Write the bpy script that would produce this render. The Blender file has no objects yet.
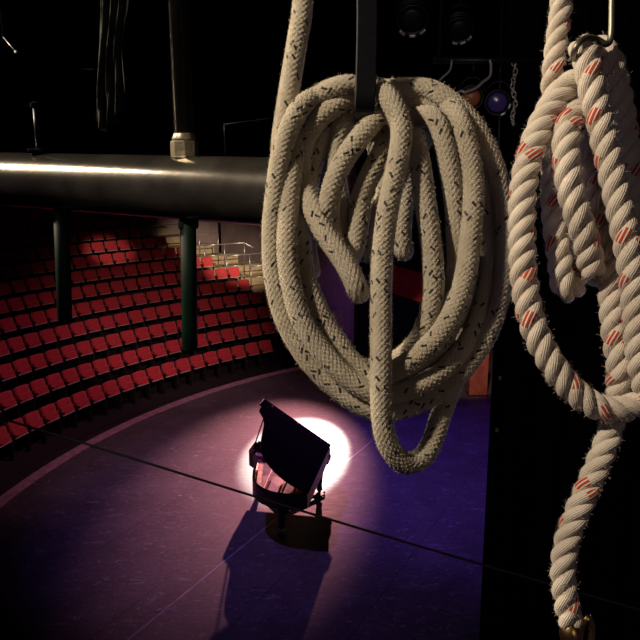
import bpy, bmesh, math, random
import numpy as np
from mathutils import Vector, Matrix

# ------------------------------------------------------------------ camera
F = 720.0; PITCH = math.radians(13); H = 6.6
cp, sp = math.cos(PITCH), math.sin(PITCH)
scene = bpy.context.scene
col = scene.collection
cam_d = bpy.data.cameras.new('camera'); cam = bpy.data.objects.new('camera', cam_d); col.objects.link(cam)
cam.location = (0, 0, H); cam.rotation_euler = (math.radians(90) - PITCH, 0, 0)
cam_d.sensor_width = 36; cam_d.lens = 36 * F / 640; cam_d.clip_start = 0.02; cam_d.clip_end = 200
scene.camera = cam
scene.view_settings.view_transform = 'Standard'; scene.view_settings.look = 'None'
scene.view_settings.gamma = 1; scene.view_settings.exposure = 0
scene.view_settings.use_curve_mapping = False

def P(px, py, d):
    """world point seen at pixel px, py at distance d along the view axis"""
    a = (px - 320) / F; b = -(py - 320) / F
    return Vector((a * d, (cp + b * sp) * d, H + (-sp + b * cp) * d))
def onz(px, py, z=0.0):
    a = (px - 320) / F; b = -(py - 320) / F
    r = Vector((a, cp + b * sp, -sp + b * cp)); t = (z - H) / r.z
    return Vector((0, 0, H)) + r * t
def ony(px, py, y):
    a = (px - 320) / F; b = -(py - 320) / F
    r = Vector((a, cp + b * sp, -sp + b * cp)); t = y / r.y
    return Vector((0, 0, H)) + r * t

# ------------------------------------------------------------------ world and lights
w = bpy.data.worlds.new('dark_house'); scene.world = w; w.use_nodes = True
w.node_tree.nodes['Background'].inputs[0].default_value = (0.06, 0.03, 0.14, 1)
w.node_tree.nodes['Background'].inputs[1].default_value = 0.10

def light(name, kind, loc, target, energy, color, **kw):
    l = bpy.data.lights.new(name, kind); l.energy = energy; l.color = color
    for k, v in kw.items(): setattr(l, k, v)
    o = bpy.data.objects.new(name, l); col.objects.link(o); o.location = loc
    o.rotation_euler = (Vector(target) - Vector(loc)).to_track_quat('-Z', 'Y').to_euler()
    return o
KEY = Vector((0.75, 27.2, 7.1))
# follow spot on the piano, from the far side of the house
light('follow_spot_light', 'SPOT', KEY, (-0.52, 15.4, 0.0), 44000, (1.0, 0.88, 0.76), spot_size=math.radians(10.6), spot_blend=0.42, shadow_soft_size=0.06)
# pink wash around it
light('pink_wash_light', 'SPOT', KEY + Vector((-0.5, 0, 0.2)), (-1.3, 15.0, 0.0), 15000, (1.0, 0.36, 0.40), spot_size=math.radians(22), spot_blend=1.0, shadow_soft_size=0.12)
light('violet_wash_light', 'SPOT', (-4.2, 12.0, 10.5), (-0.7, 12.8, 0.0), 1150, (0.44, 0.20, 1.0), spot_size=math.radians(56), spot_blend=1.0, shadow_soft_size=0.15)
light('violet_wall_fill', 'SPOT', (-2.0, 14.0, 7.0), (0.5, 22.5, 3.2), 900, (0.55, 0.20, 1.0), spot_size=math.radians(22), spot_blend=1.0, shadow_soft_size=0.15)  # spot added to lift the stair wall out of the dark
# blue wash on the right half of the stage
light('blue_wash_light', 'SPOT', (-3.4, 15.0, 11.5), (3.1, 14.4, 0), 3300, (0.20, 0.07, 1.0), spot_size=math.radians(44), spot_blend=0.9, shadow_soft_size=0.2)
# soft mauve spot added to brighten the curved stage edge
light('edge_fill_light', 'SPOT', (0.5, 14.0, 10.5), (-4.6, 17.6, 0), 1300, (1.0, 0.42, 0.62), spot_size=math.radians(62), spot_blend=1.0, shadow_soft_size=0.3)
# house lights over the seats and stairs
light('seat_light', 'SPOT', (2.5, 9.0, 8.5), (-4.2, 21.0, 1.7), 2000, (1.0, 0.62, 0.55), spot_size=math.radians(29), spot_blend=1.0, shadow_soft_size=0.3)
light('back_row_light', 'SPOT', (-4.5, 19.0, 8.0), (-7.8, 26.6, 3.1), 1300, (1.0, 0.70, 0.55), spot_size=math.radians(13), spot_blend=0.8, shadow_soft_size=0.1)
light('stair_light', 'SPOT', (0.5, 19.5, 6.6), (-3.3, 28.0, 3.0), 4600, (1.0, 0.74, 0.55), spot_size=math.radians(25), spot_blend=0.9, shadow_soft_size=0.1)
light('pillar_fill_light', 'SPOT', (2.6, 12.0, 8.6), (3.9, 20.2, 1.2), 1500, (1.0, 0.55, 0.45), spot_size=math.radians(20), spot_blend=0.4, shadow_soft_size=0.1)  # no house light: added to brighten the pillar and red barrier
# tube lamp over the catwalk, up to the left of the ropes, and an added dim fill behind the viewer
l = light('catwalk_tube_light', 'AREA', (-1.42, 1.02, H + 0.66), (-.1, 0.6, H - 0.05), 30, (1.0, 0.84, 0.62), shape='RECTANGLE', size=0.60, size_y=0.035)
_z = (Vector((-1.42, 1.02, .66)) - Vector((-.1, .6, -.05))).normalized(); _x = Vector((.37, -.37, .22)); _x = (_x - _z * _x.dot(_z)).normalized(); _y = _z.cross(_x)
l.rotation_euler = Matrix((_x, _y, _z)).transposed().to_euler()
light('catwalk_lamp_light', 'SPOT', (-0.80, 0.10, H + 0.72), P(400, 110, 0.52), 68, (1.0, 0.85, 0.66), spot_size=math.radians(45), spot_blend=1.0, shadow_soft_size=0.03)
light('catwalk_fill_light', 'AREA', (0.45, -0.8, H + 0.25), P(400, 230, 0.52), 0.55, (1.0, 0.82, 0.60), shape='DISK', size=0.5)
# cool stage spill reaching the ropes from below and behind
light('stage_spill_light', 'SPOT', (2.6, 4.6, 4.4), P(470, 280, 0.52), 420, (0.30, 0.42, 1.0), spot_size=math.radians(5.2), spot_blend=0.5, shadow_soft_size=0.1)
light('rig_fill_light', 'SPOT', P(330, 60, 2.5), P(480, 80, 7), 30, (1.0, 0.9, 0.8), spot_size=math.radians(35), spot_blend=0.5, shadow_soft_size=0.1)  # unseen spot added so the lamp rims and clips glint

# ------------------------------------------------------------------ materials
def mat(name, color, rough=0.6, metal=0.0, noise=0.0, nscale=20.0, bump=0.0, bscale=60.0, spec=0.5, emit=None, estr=0, sheen=0, color2=None):
    m = bpy.data.materials.new(name); m.use_nodes = True
    nt = m.node_tree; b = nt.nodes['Principled BSDF']
    b.inputs['Base Color'].default_value = (*color, 1); b.inputs['Roughness'].default_value = rough
    b.inputs['Metallic'].default_value = metal; b.inputs['Specular IOR Level'].default_value = spec
    if sheen: b.inputs['Sheen Weight'].default_value = sheen
    if emit: b.inputs['Emission Color'].default_value = (*emit, 1); b.inputs['Emission Strength'].default_value = estr
    tc = nt.nodes.new('ShaderNodeTexCoord')
    n = nt.nodes.new('ShaderNodeTexNoise'); n.inputs['Scale'].default_value = nscale; n.inputs['Detail'].default_value = 6
    nt.links.new(tc.outputs['Object'], n.inputs['Vector'])
    if noise or color2:
        r = nt.nodes.new('ShaderNodeMixRGB'); c2 = color2 or tuple(c * (1 - noise) for c in color)
        r.inputs[1].default_value = (*color, 1); r.inputs[2].default_value = (*c2, 1)
        cr = nt.nodes.new('ShaderNodeValToRGB'); cr.color_ramp.elements[0].position = .35; cr.color_ramp.elements[1].position = .65
        nt.links.new(n.outputs['Fac'], cr.inputs[0]); nt.links.new(cr.outputs[0], r.inputs[0]); nt.links.new(r.outputs[0], b.inputs['Base Color'])
    if bump:
        n2 = nt.nodes.new('ShaderNodeTexNoise'); n2.inputs['Scale'].default_value = bscale; n2.inputs['Detail'].default_value = 5
        nt.links.new(tc.outputs['Object'], n2.inputs['Vector'])
        bp = nt.nodes.new('ShaderNodeBump'); bp.inputs['Strength'].default_value = bump; bp.inputs['Distance'].default_value = 0.01
        nt.links.new(n2.outputs['Fac'], bp.inputs['Height']); nt.links.new(bp.outputs[0], b.inputs['Normal'])
    return m

class N:
    """tiny node helper"""
    def __init__(s, nt): s.nt = nt
    def m(s, op, a, b=None, c=None):
        n = s.nt.nodes.new('ShaderNodeMath'); n.operation = op
        for i, v in enumerate((a, b, c)):
            if v is None: continue
            if isinstance(v, (int, float)): n.inputs[i].default_value = v
            else: s.nt.links.new(v, n.inputs[i])
        return n.outputs[0]

def floor_material():
    m = bpy.data.materials.new('stage_floor_vinyl'); m.use_nodes = True
    nt = m.node_tree; b = nt.nodes['Principled BSDF']; k = N(nt); L = nt.links.new
    geo = nt.nodes.new('ShaderNodeNewGeometry')
    def noise(scale, det=6, vec=None, dist=0.0):
        n = nt.nodes.new('ShaderNodeTexNoise'); n.inputs['Scale'].default_value = scale; n.inputs['Detail'].default_value = det
        n.inputs['Distortion'].default_value = dist
        L(vec or geo.outputs['Position'], n.inputs['Vector']); return n.outputs['Fac']
    base = noise(1.3, 8); fine = noise(14, 8)
    mp = nt.nodes.new('ShaderNodeMapping'); mp.inputs['Rotation'].default_value = (0, 0, 0.9); mp.inputs['Scale'].default_value = (1.0, 9.0, 1)
    L(geo.outputs['Position'], mp.inputs['Vector'])
    brushed = noise(4.0, 6, mp.outputs[0], 0.6)
    # scuffs: thin bent scratches in several directions
    scr = None
    for rz, sc, thr in ((0.4, 1.5, .012), (1.7, 2.1, .009), (2.6, 1.1, .010)):
        mp2 = nt.nodes.new('ShaderNodeMapping'); mp2.inputs['Rotation'].default_value = (0, 0, rz); mp2.inputs['Scale'].default_value = (1.0, 2.3, 1)
        mp2.inputs['Location'].default_value = (rz * 7, rz * 3, 0)
        L(geo.outputs['Position'], mp2.inputs['Vector'])
        v = noise(sc, 2, mp2.outputs[0], 1.2)
        line = k.m('LESS_THAN', k.m('ABSOLUTE', k.m('SUBTRACT', v, 0.5)), thr)
        brk = k.m('GREATER_THAN', noise(3.1, 3, mp2.outputs[0]), 0.56)
        line = k.m('MULTIPLY', line, brk)
        scr = line if scr is None else k.m('MAXIMUM', scr, line)
    # seams between the vinyl lengths
    sep = nt.nodes.new('ShaderNodeSeparateXYZ'); L(geo.outputs['Position'], sep.inputs[0])
    perp = k.m('ADD', k.m('MULTIPLY', sep.outputs[0], 0.884), k.m('MULTIPLY', sep.outputs[1], -0.467))
    fr = k.m('ABSOLUTE', k.m('SUBTRACT', k.m('FRACT', k.m('DIVIDE', k.m('ADD', perp, 20.55), 1.6)), 0.5))
    seam = k.m('LESS_THAN', fr, 0.004)
    val = k.m('ADD', 0.042, k.m('MULTIPLY', base, 0.10))
    val = k.m('ADD', val, k.m('MULTIPLY', k.m('SUBTRACT', fine, .5), 0.10))
    val = k.m('ADD', val, k.m('MULTIPLY', k.m('SUBTRACT', brushed, .5), 0.12))
    val = k.m('ADD', val, k.m('MULTIPLY', scr, 0.10))
    val = k.m('MAXIMUM', k.m('MULTIPLY', val, k.m('SUBTRACT', 1.0, k.m('MULTIPLY', seam, .6))), 0.012)
    cmb = nt.nodes.new('ShaderNodeCombineColor')
    for i, g in enumerate((1.0, 0.93, 0.98)): L(k.m('MULTIPLY', val, g), cmb.inputs[i])
    L(cmb.outputs[0], b.inputs['Base Color'])
    L(k.m('ADD', 0.42, k.m('MULTIPLY', brushed, 0.3)), b.inputs['Roughness'])
    b.inputs['Specular IOR Level'].default_value = 0.35
    bp = nt.nodes.new('ShaderNodeBump'); bp.inputs['Strength'].default_value = 0.15; bp.inputs['Distance'].default_value = 0.01
    L(fine, bp.inputs['Height']); L(bp.outputs[0], b.inputs['Normal'])
    return m

def rope_material(name, kind):
    m = bpy.data.materials.new(name); m.use_nodes = True
    nt = m.node_tree; b = nt.nodes['Principled BSDF']; k = N(nt); L = nt.links.new
    uv = nt.nodes.new('ShaderNodeUVMap'); uv.uv_map = 'UVMap'
    sep = nt.nodes.new('ShaderNodeSeparateXYZ'); L(uv.outputs[0], sep.inputs[0]); u, v = sep.outputs[0], sep.outputs[1]   # u 0..1 around, v metres along
    b.inputs['Roughness'].default_value = 0.8; b.inputs['Specular IOR Level'].default_value = 0.25
    b.inputs['Sheen Weight'].default_value = 0.25; b.inputs['Subsurface Weight'].default_value = 0.0
    geo = nt.nodes.new('ShaderNodeNewGeometry')
    nz = nt.nodes.new('ShaderNodeTexNoise'); nz.inputs['Scale'].default_value = 55; nz.inputs['Detail'].default_value = 4; L(geo.outputs['Position'], nz.inputs['Vector'])
    nf = nt.nodes.new('ShaderNodeTexNoise'); nf.inputs['Scale'].default_value = 900; nf.inputs['Detail'].default_value = 3; L(geo.outputs['Position'], nf.inputs['Vector'])
    mix = nt.nodes.new('ShaderNodeMixRGB'); L(nz.outputs['Fac'], mix.inputs[0])
    if kind == 'braid':
        mix.inputs[1].default_value = (0.40, 0.325, 0.22, 1); mix.inputs[2].default_value = (0.70, 0.61, 0.46, 1)
        p = k.m('ADD', k.m('MULTIPLY', u, 12.0), k.m('MULTIPLY', v, 235.0))
        q = k.m('SUBTRACT', k.m('MULTIPLY', u, 12.0), k.m('MULTIPLY', v, 235.0))
        cb = nt.nodes.new('ShaderNodeCombineXYZ'); L(k.m('FLOOR', p), cb.inputs[0]); L(k.m('FLOOR', q), cb.inputs[1])
        wn = nt.nodes.new('ShaderNodeTexWhiteNoise'); wn.noise_dimensions = '2D'; L(cb.outputs[0], wn.inputs['Vector'])
        par = k.m('MODULO', k.m('ADD', k.m('FLOOR', k.m('ADD', p, 200.0)), k.m('FLOOR', k.m('ADD', q, 20000.0))), 2.0)
        p2 = k.m('ADD', k.m('MULTIPLY', u, 8.0), k.m('MULTIPLY', v, 150.0)); q2 = k.m('SUBTRACT', k.m('MULTIPLY', u, 8.0), k.m('MULTIPLY', v, 150.0))
        L(k.m('FLOOR', p2), cb.inputs[0]); L(k.m('FLOOR', q2), cb.inputs[1])
        par2 = k.m('MODULO', k.m('ADD', k.m('FLOOR', k.m('ADD', p2, 200.0)), k.m('FLOOR', k.m('ADD', q2, 20000.0))), 2.0)
        on = k.m('GREATER_THAN', wn.outputs['Value'], 0.885)
        # dash drawn along the over-lying yarn
        fp = k.m('SUBTRACT', k.m('FRACT', p2), 0.5); fq = k.m('SUBTRACT', k.m('FRACT', q2), 0.5)
        a = k.m('MULTIPLY', k.m('LESS_THAN', k.m('ABSOLUTE', fp), 0.19), k.m('LESS_THAN', k.m('ABSOLUTE', fq), 0.5))
        c = k.m('MULTIPLY', k.m('LESS_THAN', k.m('ABSOLUTE', fq), 0.19), k.m('LESS_THAN', k.m('ABSOLUTE', fp), 0.5))
        dash = k.m('ADD', k.m('MULTIPLY', par2, a), k.m('MULTIPLY', k.m('SUBTRACT', 1.0, par2), c))
        fleck = k.m('MULTIPLY', on, dash)
        mk = nt.nodes.new('ShaderNodeMixRGB'); L(fleck, mk.inputs[0]); L(mix.outputs[0], mk.inputs[1]); mk.inputs[2].default_value = (0.012, 0.011, 0.012, 1)
        yarn = k.m('ADD', k.m('MULTIPLY', par, k.m('SINE', k.m('MULTIPLY', p, 18.85))), k.m('MULTIPLY', k.m('SUBTRACT', 1.0, par), k.m('SINE', k.m('MULTIPLY', q, 18.85))))
    else:
        mix.inputs[1].default_value = (0.50, 0.40, 0.30, 1); mix.inputs[2].default_value = (0.80, 0.71, 0.60, 1)
        # red tracer yarns show on the crown of a strand every few turns, as short parallel dashes
        ph = k.m('FRACT', k.m('DIVIDE', v, 0.055))
        on = k.m('MULTIPLY', k.m('GREATER_THAN', ph, 0.43), k.m('LESS_THAN', ph, 0.55))
        wob = k.m('MULTIPLY', k.m('SUBTRACT', nz.outputs['Fac'], .5), .25)
        uu = k.m('ADD', u, wob)
        band = k.m('LESS_THAN', k.m('ABSOLUTE', k.m('SUBTRACT', uu, 0.5)), 0.15)
        st = k.m('GREATER_THAN', k.m('SINE', k.m('ADD', k.m('MULTIPLY', u, 62.83), k.m('MULTIPLY', v, 1445.0))), -0.35)
        fleck = k.m('MULTIPLY', k.m('MULTIPLY', on, band), st)
        mk = nt.nodes.new('ShaderNodeMixRGB'); L(fleck, mk.inputs[0]); L(mix.outputs[0], mk.inputs[1]); mk.inputs[2].default_value = (0.50, 0.045, 0.02, 1)
        yarn = k.m('SINE', k.m('ADD', k.m('MULTIPLY', u, 125.66), k.m('MULTIPLY', v, 2890.0)))
    L(mk.outputs[0], b.inputs['Base Color'])
    hgt = k.m('ADD', k.m('MULTIPLY', yarn, 0.7 if kind == 'braid' else 0.3), k.m('MULTIPLY', nf.outputs['Fac'], 1.4))
    bp = nt.nodes.new('ShaderNodeBump'); bp.inputs['Strength'].default_value = 0.9; bp.inputs['Distance'].default_value = 0.0005
    L(hgt, bp.inputs['Height']); L(bp.outputs[0], b.inputs['Normal'])
    return m

M = {
 'floor': floor_material(),
 'trim': mat('painted_stage_edge', (0.50, 0.31, 0.36), .6, noise=.4, nscale=6),
 'tier': mat('black_riser_paint', (0.018, 0.012, 0.013), .85, noise=.4),
 'tread': mat('tan_step_carpet', (0.50, 0.40, 0.24), .85, noise=.3, nscale=9, bump=.3, bscale=90),
 'wall': mat('mauve_plaster', (0.42, 0.32, 0.31), .9, noise=.25, nscale=1.2, bump=.15, bscale=12),
 'black': mat('black_and_unlit_wall', (0.006, 0.006, 0.007), .95, noise=.3, nscale=2),  # also colours the unlit top of the back wall
 'seat': mat('red_seat_fabric', (0.62, 0.035, 0.045), .75, noise=.25, nscale=14, bump=.3, bscale=140, sheen=.3),
 'lip': mat('pale_seat_pan_edge', (0.55, 0.40, 0.36), .45),
 'arm': mat('dark_armrest', (0.03, 0.018, 0.018), .5),
 'lacquer': mat('black_piano_lacquer', (0.008, 0.007, 0.009), .16, spec=.6, noise=.2, nscale=3),
 'plate': mat('gold_iron_plate', (0.95, 0.76, 0.42), .5, .2, noise=.35, nscale=7),
 'felt': mat('red_felt', (0.45, 0.05, 0.05), .9),
 'brass': mat('brass', (0.75, 0.5, 0.18), .28, 1.0, noise=.3, nscale=200),
 'string': mat('steel_string', (0.8, 0.75, 0.7), .25, 1.0),
 'wood': mat('soundboard_spruce', (0.85, 0.62, 0.34), .5, noise=.3, nscale=12),
 'ivory': mat('ivory_key', (0.85, 0.82, 0.75), .3),
 'pipe': mat('worn_steel_pipe', (0.24, 0.215, 0.18), .19, .9, color2=(0.13, 0.115, 0.10), nscale=26, bump=.02, bscale=220),
 'fitting': mat('brushed_pipe_fitting', (0.42, 0.36, 0.25), .4, .85, noise=.35, nscale=90, bump=.1, bscale=200),
 'upright': mat('black_upright_pipe', (0.012, 0.011, 0.011), .30, .2, noise=.4, nscale=60),
 'green': mat('dark_green_steel', (0.001, 0.014, 0.006), .6, 0, spec=.15, noise=.5, nscale=40),
 'hook': mat('black_steel_hook', (0.003, 0.003, 0.005), .38, 0, spec=.3, noise=.3, nscale=120),
 'wire': mat('dull_steel_rod', (0.20, 0.18, 0.14), .4, .8),
 'cloth': mat('grey_black_cloth', (0.16, 0.16, 0.14), .95, noise=.5, nscale=30, bump=.3, bscale=90),
 'curtain': mat('black_wool_serge', (0.024, 0.022, 0.032), .9, noise=.4, nscale=5),
 'rail': mat('galvanised_handrail', (0.55, 0.54, 0.50), .35, .8),
 'orange': mat('orange_plywood', (0.62, 0.20, 0.11), .6, noise=.3, nscale=5),
 'red_pad': mat('red_padding', (0.70, 0.05, 0.07), .7, noise=.2, nscale=6),
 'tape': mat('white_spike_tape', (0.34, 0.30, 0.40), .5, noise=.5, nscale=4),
 'yellow': mat('yellow_tape', (0.9, 0.72, 0.22), .5, noise=.2, nscale=30),
 'cable': mat('black_cable_jacket', (0.035, 0.030, 0.032), .35),
 'can': mat('black_lamp_housing', (0.012, 0.012, 0.013), .45, .2),
 'chrome': mat('chrome_rim', (0.85, 0.82, 0.78), .42, .7),
 'lens': mat('dark_blue_lens', (0.02, 0.015, 0.06), .25, spec=.5),
 'violet': mat('violet_lens', (0.10, 0.06, 0.30), .2, spec=.6),
 'amber': mat('amber_gel', (0.45, 0.12, 0.04), .4),
 'braid': rope_material('cream_braided_rope', 'braid'),
 'laid': rope_material('white_laid_rope', 'laid'),
}

# ------------------------------------------------------------------ helpers
def tag(o, label, cat, group=None, kind=None):
    o['label'] = label; o['category'] = cat
    if group: o['group'] = group
    if kind: o['kind'] = kind
    return o
def empty(name, loc, rz=0.0):
    o = bpy.data.objects.new(name, None); col.objects.link(o); o.location = loc; o.rotation_euler = (0, 0, rz); o.empty_display_size = .05
    return o
def link_mesh(name, me, m, parent=None, world=False):
    me.materials.append(m); o = bpy.data.objects.new(name, me); col.objects.link(o)
    if parent is not None:
        o.parent = parent
        if world: o.matrix_parent_inverse = (Matrix.Translation(parent.location) @ parent.rotation_euler.to_matrix().to_4x4()).inverted()
    return o
def obj(name, bm, m, parent=None, smooth=False, world=False):
    bmesh.ops.recalc_face_normals(bm, faces=bm.faces)
    if smooth:
        for f in bm.faces: f.smooth = True
    me = bpy.data.meshes.new(name); bm.to_mesh(me); bm.free()
    return link_mesh(name, me, m, parent, world)
def struct(name, bm, m, smooth=False):
    o = obj(name, bm, m, None, smooth); o['kind'] = 'structure'; return o
def box(bm, sx, sy, sz, loc=(0, 0, 0), rot=None, bev=0.0, seg=2):
    t = bmesh.new(); bmesh.ops.create_cube(t, size=1)
    bmesh.ops.scale(t, vec=(sx, sy, sz), verts=t.verts)
    if bev: bmesh.ops.bevel(t, geom=list(t.edges), offset=bev, segments=seg, affect='EDGES', profile=.6)
    mx = Matrix.Translation(loc) @ (rot.to_4x4() if rot is not None else Matrix())
    bmesh.ops.transform(t, matrix=mx, verts=t.verts)
    me = bpy.data.meshes.new('t'); t.to_mesh(me); t.free(); bm.from_mesh(me); bpy.data.meshes.remove(me)
    return bm
def tube(bm, pts, r, n=12, caps=True):
    pts = [Vector(p) for p in pts]; rs = r if isinstance(r, (list, tuple)) else [r] * len(pts)
    prev = None; rings = []; nrm = None
    for i, p in enumerate(pts):
        t = ((pts[min(i + 1, len(pts) - 1)] - pts[max(i - 1, 0)])).normalized()
        if nrm is None: nrm = t.orthogonal().normalized()
        nrm = (nrm - t * nrm.dot(t)).normalized(); bn = t.cross(nrm)
        rings.append([bm.verts.new(p + (nrm * math.cos(a) + bn * math.sin(a)) * rs[i]) for a in (2 * math.pi * j / n for j in range(n))])
    for a, b in zip(rings, rings[1:]):
        for j in range(n): bm.faces.new((a[j], a[(j + 1) % n], b[(j + 1) % n], b[j]))
    if caps: bm.faces.new(rings[0][::-1]); bm.faces.new(rings[-1])
    return bm
def lathe(bm, prof, n=24, mx=None):
    """profile [(r,z)] turned about z"""
    rings = []
    for r, z in prof:
        rings.append([bm.verts.new((mx or Matrix()) @ Vector((max(r, 1e-5) * math.cos(a), max(r, 1e-5) * math.sin(a), z))) for a in (2 * math.pi * j / n for j in range(n))])
    for a, b in zip(rings, rings[1:]):
        for j in range(n): bm.faces.new((a[j], a[(j + 1) % n], b[(j + 1) % n], b[j]))
    bm.faces.new(rings[0][::-1]); bm.faces.new(rings[-1])
    return bm
def prism(bm, outline, z0, z1, mx=None):
    mx = mx or Matrix()
    a = [bm.verts.new(mx @ Vector((x, y, z0))) for x, y in outline]; b = [bm.verts.new(mx @ Vector((x, y, z1))) for x, y in outline]
    n = len(a); bm.faces.new(a[::-1]); bm.faces.new(b)
    for i in range(n): bm.faces.new((a[i], a[(i + 1) % n], b[(i + 1) % n], b[i]))
    return bm
def wallring(bm, outline_out, outline_in, z0, z1):
    n = len(outline_out); V = [[bm.verts.new((x, y, z)) for x, y in o] for o, z in ((outline_out, z0), (outline_out, z1), (outline_in, z1), (outline_in, z0))]
    for k in range(4):
        a, b = V[k], V[(k + 1) % 4]
        for i in range(n): bm.faces.new((a[i], a[(i + 1) % n], b[(i + 1) % n], b[i]))
    return bm
def rotx(a): return Matrix.Rotation(a, 3, 'X')

# ------------------------------------------------------------------ the stage
CX, CY, R0 = 7.69, 10.46, 13.97
def polar(r, a, z=0.0): return Vector((CX + r * math.cos(a), CY + r * math.sin(a), z))
def arc_slab(bm, r0, r1, a0, a1, z0, z1, n=60):
    va = []
    for i in range(n + 1):
        a = a0 + (a1 - a0) * i / n
        va.append([bm.verts.new(polar(r, a, z)) for r, z in ((r0, z0), (r1, z0), (r1, z1), (r0, z1))])
    for p, q in zip(va, va[1:]):
        for k in range(4): bm.faces.new((p[k], p[(k + 1) % 4], q[(k + 1) % 4], q[k]))
    bm.faces.new(va[0]); bm.faces.new(va[-1][::-1])
    return bm
A0, A1 = math.radians(40), math.radians(215)
bm = bmesh.new(); n = 96
prism(bm, [tuple(polar(R0, math.radians(40) + math.radians(190) * i / n)[:2]) for i in range(n + 1)], -0.9, 0.0)
struct('floor', bm, M['floor'])
bm = bmesh.new(); arc_slab(bm, R0 + .002, R0 + .27, A0, A1, -0.9, 0.012, 120); struct('trim_1', bm, M['trim'])
bm = bmesh.new(); arc_slab(bm, R0 + .272, R0 + 1.05, A0, A1, -0.9, -0.22, 120); struct('floor_aisle', bm, M['tier'])

bm = bmesh.new(); box(bm, 50, 46, .1, (0, 17, -.96)); struct('floor_pit', bm, M['tier'])

# ------------------------------------------------------------------ seating tiers
RISE, RUN, Z0 = .34, .92, .15
def tier_z(i): return Z0 + RISE * i - .34
def tier_r(i): return R0 + 1.4 + RUN * i     # seat line
def proj(Pw):
    d = Pw - Vector((0, 0, H)); z = d.y * cp - d.z * sp; yy = d.y * sp + d.z * cp
    return 320 + F * d.x / z, 320 - F * yy / z
def ang_at(i, px, dz=.3):
    lo, hi = math.radians(60), math.radians(185)
    for _ in range(40):
        mid = (lo + hi) / 2
        if proj(polar(tier_r(i), mid, tier_z(i) + dz))[0] > px: lo = mid
        else: hi = mid
    return (lo + hi) / 2
END_PX = [274, 292, 290, 290, 256, 242, 218, 196, 171, 147, 121, 101]
NT = 12
ORD = ['front', 'second', 'third', 'fourth', 'fifth', 'sixth', 'seventh', 'eighth', 'ninth', 'tenth', 'eleventh', 'topmost']
LEFT_A = math.radians(176)
for i in range(NT + 1):
    bm = bmesh.new(); ae = ang_at(min(i, NT - 1), END_PX[min(i, NT - 1)]) - .01
    arc_slab(bm, tier_r(i) - .50, tier_r(i) + RUN - .50 - .003, ae, LEFT_A, -0.9, tier_z(i), 70)
    struct('floor_tier', bm, M['tier'])

# stair landings that step down beside the block of seats
for i in range(3, NT + 1):
    ii = min(i, NT - 1); ae = ang_at(ii, END_PX[ii]) - .012
    a2 = ang_at(ii, END_PX[ii] + 62)
    bm = bmesh.new(); arc_slab(bm, tier_r(i) - .50, tier_r(i) + RUN - .503, a2, ae, tier_z(i) - 1.2, tier_z(i) + .0, 12)
    struct('floor_landing', bm, M['tread'])

# theatre seat
def make_seat():
    root = empty('theatre_seat', (0, 0, 0))
    bm = bmesh.new()
    # backrest: padded slab with a softly rounded top, leaning back (+y is away from the stage)
    t = bmesh.new(); bmesh.ops.create_cube(t, size=1); bmesh.ops.scale(t, vec=(.455, .08, .35), verts=t.verts)
    bmesh.ops.subdivide_edges(t, edges=list(t.edges), cuts=3, use_grid_fill=True)
    for v in t.verts:
        v.co.y += .028 * (2 * v.co.x / .475) ** 2 * -1
        v.co.z -= .018 * (2 * v.co.x / .475) ** 2 * (v.co.z > .1)
        if v.co.z > .2: v.co.x *= .955
    bmesh.ops.bevel(t, geom=[e for e in t.edges if e.calc_face_angle(0) > .9], offset=.016, segments=2, affect='EDGES')
    bmesh.ops.transform(t, matrix=Matrix.Translation((0, .13, .69)) @ Matrix.Rotation(math.radians(-13), 4, 'X'), verts=t.verts)
    obj('backrest', t, M['seat'], root, True)
    t = bmesh.new(); box(t, .43, .19, .075, (0, .02, .60), rotx(math.radians(72)), .026, 3)
    cu = obj('cushion', t, M['seat'], root, True)
    t = bmesh.new(); box(t, .42, .022, .05, (0, -.03, .505), rotx(math.radians(72)), .008)
    obj('pan_edge', t, M['lip'], root)
    for s in (-1, 1):
        t = bmesh.new(); box(t, .026, .28, .04, (s * .243, 0, .60), None, .01); box(t, .024, .12, .56, (s * .243, .06, .30), None, .008)
        obj('armrest', t, M['arm'], root)
    return root
seat0 = make_seat(); seat_parts = list(seat0.children); nseat = 0
def put_seat(loc, rz, label, group):
    global nseat
    if nseat == 0: r = seat0
    else:
        r = seat0.copy(); col.objects.link(r)
        for ch in seat_parts:
            c = ch.copy(); col.objects.link(c); c.parent = r
    r.location = loc; r.rotation_euler = (0, 0, rz); tag(r, label, 'seat', group); nseat += 1
for i in range(NT):
    r = tier_r(i); a = ang_at(i, END_PX[i]) + (.27 + (i * .37 % .26)) / r; k = 0
    while a < LEFT_A:
        loc = polar(r, a, tier_z(i)); px, py = proj(loc + Vector((0, 0, .6)))
        if px < -14: break
        gap = (i in (9, 10, 11) and 46 < px < 66)
        if not gap:
            if k == 0: lab = 'red upholstered tip-up seat at the right-hand end of the %s row of the auditorium' % ORD[i]
            else: lab = 'red upholstered tip-up seat in the %s row up from the stage edge' % ORD[i]
            put_seat(loc, a - math.pi / 2, lab, 'red seats in the %s row' % ORD[i])
        a += .525 / r; k += 1
print('seats', nseat)

# ------------------------------------------------------------------ walls and ceiling of the house
RB = tier_r(NT) + RUN - .49
bm = bmesh.new(); arc_slab(bm, RB, RB + .25, math.radians(62), LEFT_A, -0.9, 6.1, 60); struct('wall_back', bm, M['wall'])
bm = bmesh.new(); arc_slab(bm, RB, RB + .25, math.radians(62), LEFT_A, 6.102, 13.0, 60); struct('wall_back_unlit', bm, M['black'])  # shade put into the colour: upper wall made black to look unlit
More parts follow.
